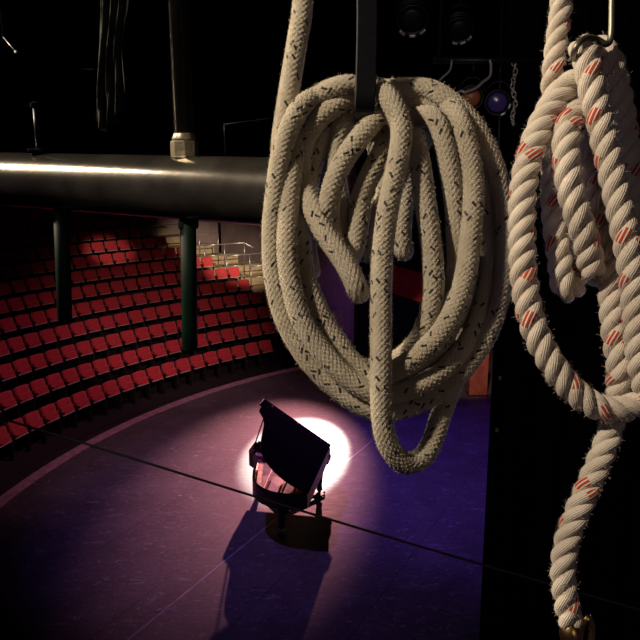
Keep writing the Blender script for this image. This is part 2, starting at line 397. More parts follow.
# wall beside the stairs
w0 = polar(RB, ang_at(11, 214)); w1 = polar(tier_r(7), ang_at(7, 262)); w2 = polar(tier_r(2), ang_at(2, 352))
def wall_strip(bm, pts, z0, z1, th):
    for a, b in zip(pts, pts[1:]):
        d = (b - a); d.z = 0; L = d.length; ang = math.atan2(d.y, d.x)
        c = (a + b) / 2; box(bm, L + .002, th, z1 - z0, (c.x, c.y, (z0 + z1) / 2), Matrix.Rotation(ang, 3, 'Z'))
bm = bmesh.new(); wall_strip(bm, [w0 + Vector((.9, -.2, 0)), w1 + Vector((1.0, .6, 0)), w2], -.9, 6.1, .2); struct('wall_stair', bm, M['wall'])
bm = bmesh.new(); arc_slab(bm, tier_r(3), tier_r(3) + .2, math.radians(50), ang_at(2, 356), -.9, 7.0, 30); struct('wall_right', bm, M['black'])
bm = bmesh.new(); box(bm, 50, 46, .2, (0, 17, 13.2)); struct('ceiling', bm, M['black'])

# ------------------------------------------------------------------ handrails of the stairs
def handrail(i, x0, x1, label, low=True, bend=False):
    ii = min(i, NT - 1); r = tier_r(i) - .44; a0, a1 = ang_at(ii, x0), ang_at(ii, x1); z = tier_z(i)
    root = empty('handrail', polar(r, a0, z)); tag(root, label, 'handrail', None)
    pts = [polar(r, a0 + (a1 - a0) * t, z + .92) for t in (0, .33, .66, 1)]
    if bend: pts.append(polar(r - .35, a1 - .012, z + .74))
    bm = bmesh.new(); tube(bm, pts, .022, 8); obj('top_rail', bm, M['rail'], root, True, world=True)
    if low:
        bm = bmesh.new(); tube(bm, [p - Vector((0, 0, .42)) for p in pts[:4]], .016, 8); obj('lower_rail', bm, M['rail'], root, True, world=True)
    for t in (0, .5, 1):
        p = polar(r, a0 + (a1 - a0) * t, z); bm = bmesh.new(); tube(bm, [p - Vector((0, 0, .0)), p + Vector((0, 0, .92))], .02, 8)
        obj('post', bm, M['rail'], root, True, world=True)
handrail(10, 128, 176, 'pale metal handrail on the topmost visible stair landing, left of the right dark green bar')
handrail(8, 176, 214, 'pale metal handrail beside the second dark green bar, high on the stairs')
handrail(7, 200, 240, 'long pale handrail with a bent end on the middle stair landing', bend=True)
handrail(6, 222, 268, 'pale metal handrail running behind the rope coil above the stairs')
handrail(5, 246, 286, 'lowest pale metal handrail of the stairs, next to the left edge of the rope coil')

# red padded barrier and plywood pillar seen through and beside the coil
bm = bmesh.new(); c0 = P(384, 262, 22.0); c1 = P(462, 284, 20.5)
def panel(bm, a, b, h, th):
    d = b - a; L = math.hypot(d.x, d.y); ang = math.atan2(d.y, d.x); n0 = Vector((-math.sin(ang), math.cos(ang), 0)) * th / 2
    vs = []
    for p in (a, b):
        for s in (-1, 1):
            for z in (0, -h): vs.append(bm.verts.new(p + n0 * s + Vector((0, 0, z))))
    bmesh.ops.convex_hull(bm, input=vs)
bar = empty('padded_barrier', (c0 + c1) / 2 - Vector((0, 0, 1.2)))
tag(bar, 'red padded barrier seen through the gaps of the hanging rope coil', 'barrier')
panel(bm, c0, c1, .62, .12); obj('red_panel', bm, M['red_pad'], bar, world=True)
bm = bmesh.new(); panel(bm, c0 - Vector((0, 0, .63)), c1 - Vector((0, 0, .63)), .25, .10); obj('lower_panel', bm, M['seat'], bar, world=True)
for t in (.08, .5, .92):
    p = c0.lerp(c1, t); bm = bmesh.new(); tube(bm, [p - Vector((0, 0, .88)), Vector((p.x, p.y, 0))], .04, 8); obj('post', bm, M['arm'], bar, world=True)
q = onz(478, 396)
pil = empty('plywood_pillar', q); tag(pil, 'orange plywood pillar standing at the far right edge of the stage', 'pillar')
bm = bmesh.new(); box(bm, .50, .40, 1.9, (q.x, q.y + .2, .97), None, .01); obj('board', bm, M['orange'], pil, world=True)
bm = bmesh.new(); box(bm, .56, .46, .03, (q.x, q.y + .2, .015), None, .005); obj('foot_plate', bm, M['arm'], pil, world=True)

# ------------------------------------------------------------------ spike tape on the floor
ta, tb = onz(118, 648), onz(470, 361)
d = (tb - ta).normalized(); nn = Vector((-d.y, d.x, 0)) * .016
bm = bmesh.new(); seg = 40
for s in range(seg):
    a = ta.lerp(tb, s / seg); b = ta.lerp(tb, (s + .985) / seg)
    vs = [bm.verts.new(p + Vector((0, 0, z))) for z in (.0005, .0025) for p in (a - nn, b - nn, b + nn, a + nn)]
    for f in ((0, 1, 2, 3), (4, 5, 6, 7), (0, 1, 5, 4), (1, 2, 6, 5), (2, 3, 7, 6), (3, 0, 4, 7)): bm.faces.new([vs[j] for j in f])
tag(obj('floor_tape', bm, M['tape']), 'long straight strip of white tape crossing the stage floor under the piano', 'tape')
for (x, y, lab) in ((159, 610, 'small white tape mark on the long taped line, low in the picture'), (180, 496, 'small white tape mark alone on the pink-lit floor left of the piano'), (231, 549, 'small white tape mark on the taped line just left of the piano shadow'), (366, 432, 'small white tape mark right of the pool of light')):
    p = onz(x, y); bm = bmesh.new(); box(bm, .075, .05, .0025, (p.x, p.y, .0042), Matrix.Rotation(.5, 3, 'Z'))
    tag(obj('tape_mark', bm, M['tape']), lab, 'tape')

# ------------------------------------------------------------------ the grand piano
PO = Vector((-.57, 13.35, 0)); pang = math.atan2(-.19, .98)
VS = .93
piano = empty('grand_piano', PO, pang)        # local: x to the bass side, -y towards the tail
tag(piano, 'black grand piano with its lid propped open, standing in the pool of white light', 'piano')
def catm(pts, n, closed=False):
    pts = [Vector(p) for p in pts]; out = []; m = len(pts)
    for i in range(m if closed else m - 1):
        g = (lambda j: pts[j % m]) if closed else (lambda j: pts[max(0, min(m - 1, j))])
        p0, p1, p2, p3 = g(i - 1), g(i), g(i + 1), g(i + 2)
        for s in range(n):
            t = s / n; out.append(.5 * ((2 * p1) + (p2 - p0) * t + (2 * p0 - 5 * p1 + 4 * p2 - p3) * t * t + (3 * p1 - p0 - 3 * p2 + p3) * t ** 3))
    if not closed: out.append(pts[-1])
    return out
curve = catm([(-.75, -.42), (-.73, -.52), (-.66, -.60), (-.58, -.70), (-.51, -.90), (-.45, -1.2), (-.39, -1.5), (-.29, -1.85), (-.10, -2.10), (.18, -2.25), (.5, -2.26), (.75, -2.16)], 6)
out = [(-.75, 0.0), (-.75, -.25)] + [(p.x, p.y * VS) for p in curve] + [(.75, -1.0), (.75, -.3), (.75, 0.0)]
def inset(o, d):
    res = []; n = len(o)
    for i in range(n):
        a, b, c = Vector(o[i - 1]), Vector(o[i]), Vector(o[(i + 1) % n])
        n1 = Vector((-(b - a).y, (b - a).x)).normalized(); n2 = Vector((-(c - b).y, (c - b).x)).normalized()
        m = (n1 + n2); m = m / max(m.length_squared / 2, .3)
        res.append((b.x + m.x * d, b.y + m.y * d))
    return res
inn = inset(out, .055)
bm = bmesh.new(); wallring(bm, out, inn, .70, .98); obj('rim', bm, M['lacquer'], piano)
bm = bmesh.new(); prism(bm, inn, .70, .74)
obj('soundboard', bm, M['wood'], piano)
# iron plate with openings, inset from the rim
pl_o = inset(out, .075); pl_i = inset(out, .16)
bm = bmesh.new(); wallring(bm, pl_o, pl_i, .82, .85)
for u0, v0, u1, v1 in ((-.55, -.32, -.42, -1.02), (-.2, -.32, -.10, -1.75), (.12, -.32, .2, -1.95), (.42, -.32, .45, -1.93)):
    a, b = Vector((u0, v0, .84)), Vector((u1, v1, .84)); tube(bm, [a, b], .022, 6)
box(bm, 1.36, .22, .03, (0, -.36, .845), None, .006)
obj('iron_plate', bm, M['plate'], piano)
bm = bmesh.new()
for s in range(56):
    t = s / 55; u0 = -.64 + 1.26 * t; u1 = -.60 + 1.22 * t
    vend = -0.75 - 1.10 * min(1, t * 1.25) ** .8
    if u1 < -.3: vend = max(vend, -1.02 if u1 > -.5 else -.85)
    tube(bm, [(u0, -.42, .862), (u1 + .03 * (1 - t), vend, .862)], .0035, 4, False)
obj('strings', bm, M['string'], piano)
bm = bmesh.new(); box(bm, 1.25, .05, .05, (0, -.50, .885), None, .008); obj('dampers', bm, M['felt'], piano)
bm = bmesh.new(); box(bm, 1.25, .018, .22, (0, -.22, .98), rotx(math.radians(-20)), .004); obj('music_desk', bm, M['lacquer'], piano)
# key bed, keys, fall board, cheek blocks
bm = bmesh.new(); box(bm, 1.5, .30, .10, (0, .145, .675), None, .008); obj('key_bed', bm, M['lacquer'], piano)
kb = None
bm = bmesh.new()
for s in range(52): box(bm, .0226, .15, .022, (-.613 + s * .02404, .17, .737), None, .002, 1)
kb = obj('keyboard', bm, M['ivory'], piano)
bm = bmesh.new(); 
for s in range(51):
    if s % 7 in (0, 1, 3, 4, 5): box(bm, .011, .095, .014, (-.601 + s * .02404, .142, .753), None, .002, 1)
obj('black_keys', bm, M['lacquer'], kb)
bm = bmesh.new(); box(bm, 1.25, .02, .15, (0, .075, .83), rotx(math.radians(12)), .004); obj('fall_board', bm, M['lacquer'], piano)
for s in (-1, 1):
    bm = bmesh.new(); box(bm, .10, .27, .15, (s * .69, .14, .79), None, .012); obj('key_block', bm, M['lacquer'], piano)
# legs with casters
for (u, v) in ((-.60, -.16), (.60, -.16), (.22, -1.72)):
    bm = bmesh.new(); lg = [(.095, .70), (.092, .56), (.075, .50), (.052, .22), (.062, .15), (.036, .13), (.030, .10)]
    lathe(bm, lg[::-1], 14, Matrix.Translation((u, v, 0))); box(bm, .17, .17, .07, (u, v, .68), None, .01)
    l = obj('leg', bm, M['lacquer'], piano, True)
    bm = bmesh.new(); lathe(bm, [(.012, -.022), (.05, -.02), (.05, .02), (.012, .022)], 14, Matrix.Translation((u, v, .085)) @ Matrix.Rotation(math.pi / 2, 4, 'Y'))
    box(bm, .05, .03, .05, (u, v, .11), None, .004); obj('caster', bm, M['brass'], l)
# transport frame: three arms from a hub to the legs
bm = bmesh.new(); hub = Vector((.06, -.95, .085))
for (u, v) in ((-.60, -.16), (.60, -.16), (.22, -1.72)):
    e = Vector((u, v, .06)); d = e - hub; ang = math.atan2(d.y, d.x)
    box(bm, d.length, .07, .07, tuple((e + hub) / 2), Matrix.Rotation(ang, 3, 'Z'), .01)
    box(bm, .16, .16, .03, (u, v, .045), Matrix.Rotation(ang, 3, 'Z'), .008)
lathe(bm, [(.10, .04), (.12, .06), (.12, .11), (.09, .13)], 20, Matrix.Translation((hub.x, hub.y, 0)))
dol = obj('dolly', bm, M['can'], piano)
for (u, v) in ((-.68, -.08), (.68, -.08), (.24, -1.84)):
    bm = bmesh.new(); lathe(bm, [(.01, -.015), (.04, -.014), (.04, .014), (.01, .015)], 12, Matrix.Translation((u, v, .04)) @ Matrix.Rotation(math.pi / 2, 4, 'Y')); obj('wheel', bm, M['can'], dol)
# pedal lyre
bm = bmesh.new(); box(bm, .26, .10, .06, (0, -.12, .16), None, .01)
for s in (-1, 1): tube(bm, [(s * .07, -.12, .66), (s * .085, -.12, .45), (s * .06, -.12, .18)], .016, 8)
tube(bm, [(0, -.12, .18), (0, -.55, .66)], .01, 6)
ly = obj('pedal_lyre', bm, M['lacquer'], piano)
for s in (-1, 0, 1):
    bm = bmesh.new(); box(bm, .028, .14, .012, (s * .07, -.03, .14), rotx(.08), .004); obj('pedal', bm, M['brass'], ly)
# lid: hinged on the bass side, opened; front flap folded back on top of it
LID = math.radians(33)
lidm = Matrix.Translation((.76, 0, .995)) @ Matrix.Rotation(LID, 4, 'Y') @ Matrix.Translation((-.76, 0, 0))
lo = inset(out, -.02); lo = [(x, y - 0.0) for x, y in lo if True]
lid_out = [(x, min(y, -.0)) for x, y in lo]
bm = bmesh.new(); prism(bm, lid_out, 0, .022)
bmesh.ops.transform(bm, matrix=lidm, verts=bm.verts)
lid = obj('lid', bm, M['lacquer'], piano)
bm = bmesh.new(); box(bm, 1.60, .34, .026, (-.03, -.17, .052), None, .008); bmesh.ops.transform(bm, matrix=lidm, verts=bm.verts)
ff = obj('front_flap', bm, M['lacquer'], lid)
bm = bmesh.new(); tube(bm, [(-.78, -.35, .032), (.74, -.35, .032)], .009, 8); bmesh.ops.transform(bm, matrix=lidm, verts=bm.verts)
obj('flap_hinge', bm, M['brass'], lid)
for x in (-.6, -.35, .0, .3, .55):
    bm = bmesh.new(); lathe(bm, [(.012, 0), (.012, .006), (.005, .009)], 10, Matrix.Translation((x, -.10, .065))); bmesh.ops.transform(bm, matrix=lidm, verts=bm.verts); obj('bumper', bm, M['brass'], ff)
top_end = lidm @ Vector((-.62, -.47, 0))
bm = bmesh.new(); tube(bm, [(-.72, -.12, .96), tuple(top_end)], .014, 8); obj('prop_stick', bm, M['lacquer'], piano)

# ------------------------------------------------------------------ black curtain at the right
YC = 8.0
eb, et = ony(480, 640, YC), ony(491, 400, YC)
slope = (et.x - eb.x) / (et.z - eb.z)
bm = bmesh.new(); nu, nv = 220, 30; Z1, ZT = 0.01, 9.4
grid = []
for j in range(nv + 1):
    z = Z1 + (ZT - Z1) * j / nv; row = []
    for i in range(nu + 1):
        s = i / nu * 4.6
        x0 = eb.x + slope * (z - eb.z) * max(0, 1 - s)
        fold = .07 * math.sin(s * 15 + .5 * math.sin(s * 3)) + .03 * math.sin(s * 37 + 1) * (1 - .3 * z / 9)
        row.append(bm.verts.new((x0 + s + .03 * math.sin(s * 30), YC + fold + .02 * math.sin(z * 1.1 + s * 2), z)))
    grid.append(row)
for a, b in zip(grid, grid[1:]):
    for i in range(nu): bm.faces.new((a[i], a[i + 1], b[i + 1], b[i]))
bmesh.ops.solidify(bm, geom=list(bm.faces), thickness=.012)
cur = obj('stage_curtain', bm, M['curtain'], None, True)
tag(cur, 'tall black pleated masking curtain hanging at the right side of the stage', 'curtain')
for (x, y) in ((500, 378), (497, 430)):
    p = ony(x, y, YC - .14); bm = bmesh.new(); box(bm, .035, .01, .05, tuple(p), None, .002); t = obj('tape_mark', bm, M['yellow'], cur); t['label'] = 'small yellow tape mark'
p0, p1 = ony(503, -60, YC - .16), ony(489, 660, YC - .16)
bm = bmesh.new(); tube(bm, [p0, p0.lerp(p1, .5), p1 + Vector((0, 0, -1.0)) * 0], .014, 8); o = obj('edge_line', bm, M['upright'], cur)

# ------------------------------------------------------------------ thin cable crossing the view
def cable_pt(x, d): return P(x, 430 + (x + 10) * (617 - 417) / 680. - 8, d)
bm = bmesh.new()
pts = []
for i in range(30):
    x = -60 + i * 28; y = 445 + (x - 90) * .3; y += 2.5 * math.sin(max(0, min(1, (x - 90) / 550)) * math.pi)
    pts.append(P(x, y, 3.6))
tube(bm, pts, .0065, 8)
tag(obj('slack_cable', bm, M['cable'], None, True), 'thin dark cable stretched diagonally in front of the piano', 'cable')

# ------------------------------------------------------------------ pipework close to the camera
def pp(x, y):                 # point on the pipe's depth law
    return P(x, y, 1 / (1 / .83 + (1 / .635 - 1 / .83) * x / 265))
ya = lambda x: 179 + x * (192 - 179) / 265
RP = .030
e0, e1 = pp(-60, ya(-60)), pp(306, ya(306))
pipe = empty('scaffold_pipe', e0.lerp(e1, .5)); tag(pipe, 'thick worn steel pipe running across the upper left in front of the seats', 'pipe')
bm = bmesh.new(); N_ = 80; pts = [e0.lerp(e1, i / N_) for i in range(N_ + 1)]; tube(bm, pts, RP, 64); 
ob = obj('pipe_body', bm, M['pipe'], pipe, True, world=True)
dr = (e1 - e0).normalized()
bm = bmesh.new(); tube(bm, [e1, e1 + dr * .004, e1 + dr * .007], [RP + .0015, RP + .0015, RP * .6], 48); obj('end_cap', bm, M['hook'], pipe, world=True)
# upright with its fitting on the pipe
bse = pp(186, ya(186)); up = Vector((0, 0, 1)); side = (bse - Vector((0, 0, H))).normalized()
top0 = bse + up * (RP - .0015)
upr = empty('upright_pipe', top0); tag(upr, 'slim black upright pipe rising from a pale hexagonal fitting on the thick pipe', 'pipe')
s_ = bse.length and (bse - Vector((0, 0, H))).dot(Vector((0, cp, -sp))) / F      # metres per pixel there
bm = bmesh.new(); tube(bm, [top0 + up * .012, top0 + up * 1.1], 9.5 * s_, 32); obj('tube', bm, M['upright'], upr, True, world=True)
bm = bmesh.new(); r = 13.5 * s_; h = 16 * s_
mx = Matrix.Translation(top0)
lathe(bm, [(r * .9, 0), (r, .0012), (r, h - .001), (r * .92, h)], 8, mx @ Matrix.Rotation(.2, 4, 'Z')); obj('hex_fitting', bm, M['fitting'], upr, world=True)
bm = bmesh.new(); lathe(bm, [(11.5 * s_, h), (11.8 * s_, h + .002), (10 * s_, h + .006), (9.6 * s_, h + .007)], 32, mx); obj('collar', bm, M['fitting'], upr, True, world=True)
# small clamp on the pipe, far left, and a thin wire
c = pp(42, ya(42)); st = c + up * RP
cl = empty('pipe_clamp', st); tag(cl, 'small black clamp sitting on top of the thick pipe near the left edge', 'clamp')
bm = bmesh.new(); box(bm, .016, .03, .006, tuple(st + up * .002), None, .002); obj('base', bm, M['hook'], cl, world=True)
bm = bmesh.new(); tube(bm, [st + up * .003, st + up * .050], .0035, 12); obj('bolt', bm, M['hook'], cl, True, world=True)
bm = bmesh.new(); lathe(bm, [(.006, 0), (.006, .004), (.003, .006)], 6, Matrix.Translation(st + up * .048)); obj('nut', bm, M['upright'], cl, world=True)
c = pp(226, ya(226)) + up * RP; bm = bmesh.new(); tube(bm, [c, c + up * .028 , c + up * .03 + Vector((.04, .01, .004))], .0004, 6)
tag(obj('thin_wire', bm, M['hook'], None, True), 'hair-thin wire standing up from the thick pipe left of the rope coil', 'wire')
# dark green bars hanging under the pipe
def drop_bar(xt, xb, yb, wpx, label):
    c = pp(xt, ya(xt)); d = (c - Vector((0, 0, H))).dot(Vector((0, cp, -sp))); k = d / F
    t0 = c - up * RP; b0 = P(xb, yb, d * 1.03)
    root = empty('hanging_bar', t0); tag(root, label, 'bar', 'dark green bars under the pipe')
    r = wpx / 2 * k
    bm = bmesh.new(); tube(bm, [t0 + up * .012, t0.lerp(b0, .5), b0 + up * .0006, b0], [r, r, r, r * .86], 32); obj('tube', bm, M['green'], root, True, world=True)
    # clamp collar round the pipe
    bm = bmesh.new(); n = 40; axis = dr
    a = c - axis * (wpx * .62 * k); b = c + axis * (wpx * .62 * k)
    tube(bm, [a, b], RP + .0022, 48); box(bm, wpx * 1.25 * k, .02, .012, tuple(t0 - up * .003), None, .003)
    return root, bm
for args in ((59, 65, 322, 15, 'dark green tubular bar hanging from the thick pipe in front of the left seats'), (187, 190, 350, 16, 'dark green tubular bar hanging under the pipe just left of the rope coil')):
    root, bm = drop_bar(*args); bm.free()
    c = pp(args[0], ya(args[0])); t0 = c - up * RP; k = .75 / F
    bm = bmesh.new(); box(bm, args[3] * 1.06 * k, args[3] * 1.06 * k, .010, tuple(t0 - up * .004), None, .003); obj('saddle', bm, M['green'], root, world=True)

# ------------------------------------------------------------------ hanging cloth at the upper left
bm = bmesh.new(); g = []; nu, nv = 40, 60; dC = 1.15
for j in range(nv + 1):
    t = j / nv; row = []
    for i in range(nu + 1):
        s = i / nu
        xl = 97 + 2 * math.sin(t * 5); xr = 128 - 4 * t + 2 * math.sin(t * 9)
        yb = 133 - 26 * abs(s - .32) ** 1.1 * 1.6
        x = xl + (xr - xl) * s; y = -25 + (yb + 25) * t
        p = P(x, y, dC); p.y += .010 * math.sin(s * 22 + 2 * math.sin(t * 3)) * (.4 + t) + .004 * math.sin(s * 51 + t * 6)
        row.append(bm.verts.new(p))
    g.append(row)
for a, b in zip(g, g[1:]):
    for i in range(nu): bm.faces.new((a[i], a[i + 1], b[i + 1], b[i]))
bmesh.ops.solidify(bm, geom=list(bm.faces), thickness=.0015)
tag(obj('hanging_cloth', bm, M['cloth'], None, True), 'limp dark grey cloth hanging with a ragged tip above the thick pipe', 'cloth')
# thin rigging line with a bright pin, far left
a, b = P(3, 37, 1.6), P(16, 52, 1.6); ln = empty('rigging_line', a); tag(ln, 'thin black line with a bright metal pin at its end, far upper left', 'line')
bm = bmesh.new(); tube(bm, [Vector((a.x, a.y, 13.1)), a], .002, 6); obj('line', bm, M['upright'], ln, True, world=True)
bm = bmesh.new(); tube(bm, [a, b], .0012, 8); lathe(bm, [(.003, -.003), (.0045, 0), (.003, .003)], 10, Matrix.Translation(b)); obj('pin', bm, M['chrome'], ln, True, world=True)
a, b = P(60, 67, 3.5), P(97, 70, 3.5); b.z = a.z; rb = empty('rigging_bar', a); tag(rb, 'short dim bar behind the dark hanging cloth', 'bar')
bm = bmesh.new(); tube(bm, [a, b], .010, 8); obj('tube', bm, M['upright'], rb, True, world=True)
for p in (a, b):
    bm = bmesh.new(); tube(bm, [p, Vector((p.x, p.y, 13.1))], .003, 6); obj('hanger', bm, M['can'], rb, True, world=True)

# ------------------------------------------------------------------ stage lamps in the dark at the top
ZC = 13.1                                   # underside of the ceiling
def lighting_bar(xa, xb, y, d, label, name='lighting_bar'):
    a, b = P(xa, y, d), P(xb, y, d); b.z = a.z
    root = empty(name, (a + b) / 2); tag(root, label, 'bar')
    bm = bmesh.new(); tube(bm, [a, b], .024, 12); obj('tube', bm, M['can'], root, True, world=True)
    for t in (.06, .94):
        p = a.lerp(b, t); bm = bmesh.new(); tube(bm, [p, Vector((p.x, p.y, ZC))], .012, 8); obj('hanger', bm, M['can'], root, True, world=True)
    return a, b
B1, B1b = lighting_bar(330, 560, -30, 5.6, 'upper dark lighting bar carrying the two glinting stage lamps')
B2, B2b = lighting_bar(432, 552, 60, 5.3, 'lower dark lighting bar above the violet stage lamp')
def lamp(px, py, d, size, aim, label, lens, nclip, bar_pt, a_c=4.71, sp=.62):
    c = P(px, py, d); c.y = bar_pt.y; k = d / F; R = size / 2 * k
    q = (P(aim[0], aim[1], d * aim[2]) - c).to_track_quat('Z', 'Y').to_matrix().to_4x4(); mx = Matrix.Translation(c) @ q
    root = empty('stage_lamp', c); tag(root, label, 'stage lamp')
    L = R * 2.4
    bm = bmesh.new(); lathe(bm, [(R * .45, -L), (R * .62, -L * .95), (R * .7, -L * .6), (R * .95, -L * .5), (R, -.05 * L), (R * 1.06, 0), (R * 1.06, .04 * L), (R * .9, .04 * L), (R * .86, -.02 * L)], 32, mx)
    for z in (-.15, -.25, -.35): lathe(bm, [(R * 1.0, z * L - .004), (R * 1.05, z * L), (R * 1.0, z * L + .004)], 32, mx)
    obj('housing', bm, M['can'], root, True, world=True)
    bm = bmesh.new(); lathe(bm, [(R * .86, -.02 * L), (R * .6, .02 * L), (R * .3, .05 * L), (R * .01, .06 * L)], 24, mx); obj('lens', bm, M[lens], root, True, world=True)
    for g in range(nclip):
        a0 = a_c + (g - (nclip - 1) / 2) * sp
        bm = bmesh.new(); pts = [mx @ Vector((R * 1.0 * math.cos(a0 + (t - 2) * .11), R * 1.0 * math.sin(a0 + (t - 2) * .11), .06 * L)) for t in range(5)]
        tube(bm, pts, R * .11, 8); obj('glint_clip', bm, M['chrome'], root, True, world=True)  # pale raised clips stand in for glints along the lamp rim
    bm = bmesh.new(); Y = [mx @ Vector((R * 1.15 * math.cos(a), R * 1.6 * math.sin(a) , -.3 * L)) for a in (math.pi * t / 12 for t in range(13))]
    tube(bm, Y, R * .06, 6); tube(bm, [Y[6], Vector((Y[6].x, bar_pt.y, bar_pt.z - .025))], R * .09, 6); obj('yoke', bm, M['can'], root, True, world=True)
lamp(414, 18, 5.6, 32, (418, 235, .75), 'dark stage lamp with three bright rim glints shaped as clips, left one on the upper bar', 'can', 3, B1, 4.75, .72)
lamp(462, 28, 5.6, 27, (468, 235, .75), 'dark stage lamp with faint rim glints shaped as clips above the right shoulder of the coil', 'can', 3, B1, 5.05, .6)
lamp(500, 102, 5.3, 25, (470, 210, .5), 'stage lamp with a violet lens beside the white laid rope', 'violet', 2, B2, 5.6, .8)
lamp(473, 97, 5.3, 24, (430, 180, .5), 'stage lamp with an amber filter just above the coil shoulder', 'amber', 0, B2)
def sag(pts, d, r, m, name, label):
    c = catm([tuple(P(x, y, d)) for x, y in pts], 8); bm = bmesh.new(); tube(bm, c, r, 8); tag(obj(name, bm, m, None, True), label, 'cable')
sag([(456, 94), (461, 91), (466, 92), (476, 88), (483, 82), (490, 76), (491, 66), (490, 60)], 5.25, .011, M['chrome'], 'safety_cable', 'silvery looped safety cable above the right shoulder of the coil')
sag([(438, 82), (443, 77), (450, 70), (452, 60)], 5.25, .008, M['chrome'], 'safety_cable', 'short silvery cable end poking out above the coil')
bm = bmesh.new(); x, y = 514, 62.5; i = 0
while y < 126:
    c = P(x + 1.5 * math.sin(y * .2), y, 5.3); r_ = Matrix.Translation(c) @ Matrix.Rotation(i * 1.35, 4, 'Z') @ Matrix.Rotation(.3, 4, 'X')
    ring = [r_ @ Vector((.015 * math.cos(t * math.pi / 6), 0, .025 * math.sin(t * math.pi / 6))) for t in range(13)]
    tube(bm, ring, .0055, 6); y += 4.6; i += 1
tag(obj('hanging_chain', bm, M['chrome'], None, True), 'glinting chain hanging from the lower lighting bar, right of the violet lamp', 'chain')
# follow spot fixture that lights the piano
fd = (Vector((-.38, 14.3, 0)) - KEY).normalized(); mx = Matrix.Translation(KEY - fd * .12) @ fd.to_track_quat('Z', 'Y').to_matrix().to_4x4()
fs = empty('follow_spot', KEY); tag(fs, 'black follow spot fixture at the back of the house aimed at the piano', 'stage lamp')
bm = bmesh.new(); lathe(bm, [(.10, -.9), (.13, -.85), (.13, -.3), (.15, -.28), (.15, .02), (.13, .02), (.13, -.05)], 24, mx); obj('housing', bm, M['can'], fs, True, world=True)
bm = bmesh.new(); kz = KEY - fd * .5; tube(bm, [kz, Vector((kz.x, kz.y, 13.1))], .03, 10); obj('hanger', bm, M['can'], fs, True, world=True)

# ------------------------------------------------------------------ ropes
DRL = .485
DR = .52                                   # distance of the rope plane
rng = np.random.default_rng(7)
def spline(pts, step, DR=.52):
    """pts: (px, py, mm farther than rope plane) -> evenly spaced world points"""
    W = [tuple(P(x, y, DR + dz / 1000.0)) for x, y, dz in pts]
    c = np.array([tuple(v) for v in catm(W, 24)])
    # smooth
    L = np.r_[0, np.cumsum(np.linalg.norm(np.diff(c, axis=0), axis=1))]
    s = np.linspace(0, L[-1], max(8, int(L[-1] / step)))
    c = np.stack([np.interp(s, L, c[:, k]) for k in range(3)], 1)
    kw = max(3, int(.010 / step)) | 1; ker = np.hanning(kw + 2)[1:-1]; ker /= ker.sum()
    pad = kw // 2
    ext = np.concatenate([c[0] - (c[1:pad + 1][::-1] - c[0]), c, c[-1] - (c[-pad - 1:-1][::-1] - c[-1])])
    c = np.stack([np.convolve(ext[:, k], ker, 'valid') for k in range(3)], 1)
    L = np.r_[0, np.cumsum(np.linalg.norm(np.diff(c, axis=0), axis=1))]
    s = np.linspace(0, L[-1], len(c)); c = np.stack([np.interp(s, L, c[:, k]) for k in range(3)], 1)
    return c, s
def frames(c):
    T = np.gradient(c, axis=0); T /= np.linalg.norm(T, axis=1)[:, None]
    Nn = np.zeros_like(c); n = np.array([0., 1., 0.]); n = n - T[0] * n.dot(T[0])
    if np.linalg.norm(n) < .1: n = np.array([1., 0, 0])
    for i in range(len(c)):
        n = n - T[i] * n.dot(T[i]); n /= np.linalg.norm(n); Nn[i] = n
    return T, Nn, np.cross(T, Nn)
def build(name, V, Fq, UV, m, parent):
    me = bpy.data.meshes.new(name); nv, nf = len(V), len(Fq)
    me.vertices.add(nv); me.vertices.foreach_set('co', V.astype(np.float32).ravel())
    me.loops.add(nf * 4); me.polygons.add(nf)
    me.loops.foreach_set('vertex_index', Fq.astype(np.int32).ravel())
    me.polygons.foreach_set('loop_start', np.arange(0, nf * 4, 4, dtype=np.int32)); me.polygons.foreach_set('loop_total', np.full(nf, 4, dtype=np.int32))
    me.polygons.foreach_set('use_smooth', np.ones(nf, dtype=bool))
    uvl = me.uv_layers.new(name='UVMap'); uvl.data.foreach_set('uv', UV.astype(np.float32).ravel())
    me.update(calc_edges=True); me.validate()
    return link_mesh(name, me, m, parent, world=True)
def hairs(V, Nrm, count, lmin, lmax, w=.00007):
    idx = rng.integers(0, len(V), count); p = V[idx]; n = Nrm[idx]
    rnd = rng.normal(size=(count, 3)); d = n * .8 + rnd * .75; d /= np.linalg.norm(d, axis=1)[:, None]
    L = rng.uniform(lmin, lmax, count)[:, None]
    sd = np.cross(d, rng.normal(size=(count, 3))); sd /= np.linalg.norm(sd, axis=1)[:, None]; sd *= w
    bend = rng.normal(size=(count, 3)) * .35
    m1 = p + d * L * .5; e = m1 + (d + bend) / np.linalg.norm(d + bend, axis=1)[:, None] * L * .5
    VV = np.stack([p - sd, p + sd, m1 + sd, m1 - sd, e + sd * .4, e - sd * .4], 1).reshape(-1, 3)
    b = np.arange(count) * 6
    FF = np.concatenate([np.stack([b, b + 1, b + 2, b + 3], 1), np.stack([b + 3, b + 2, b + 4, b + 5], 1)])
    return VV, FF
def finish_ends(V, c, ns, nr):
    return V
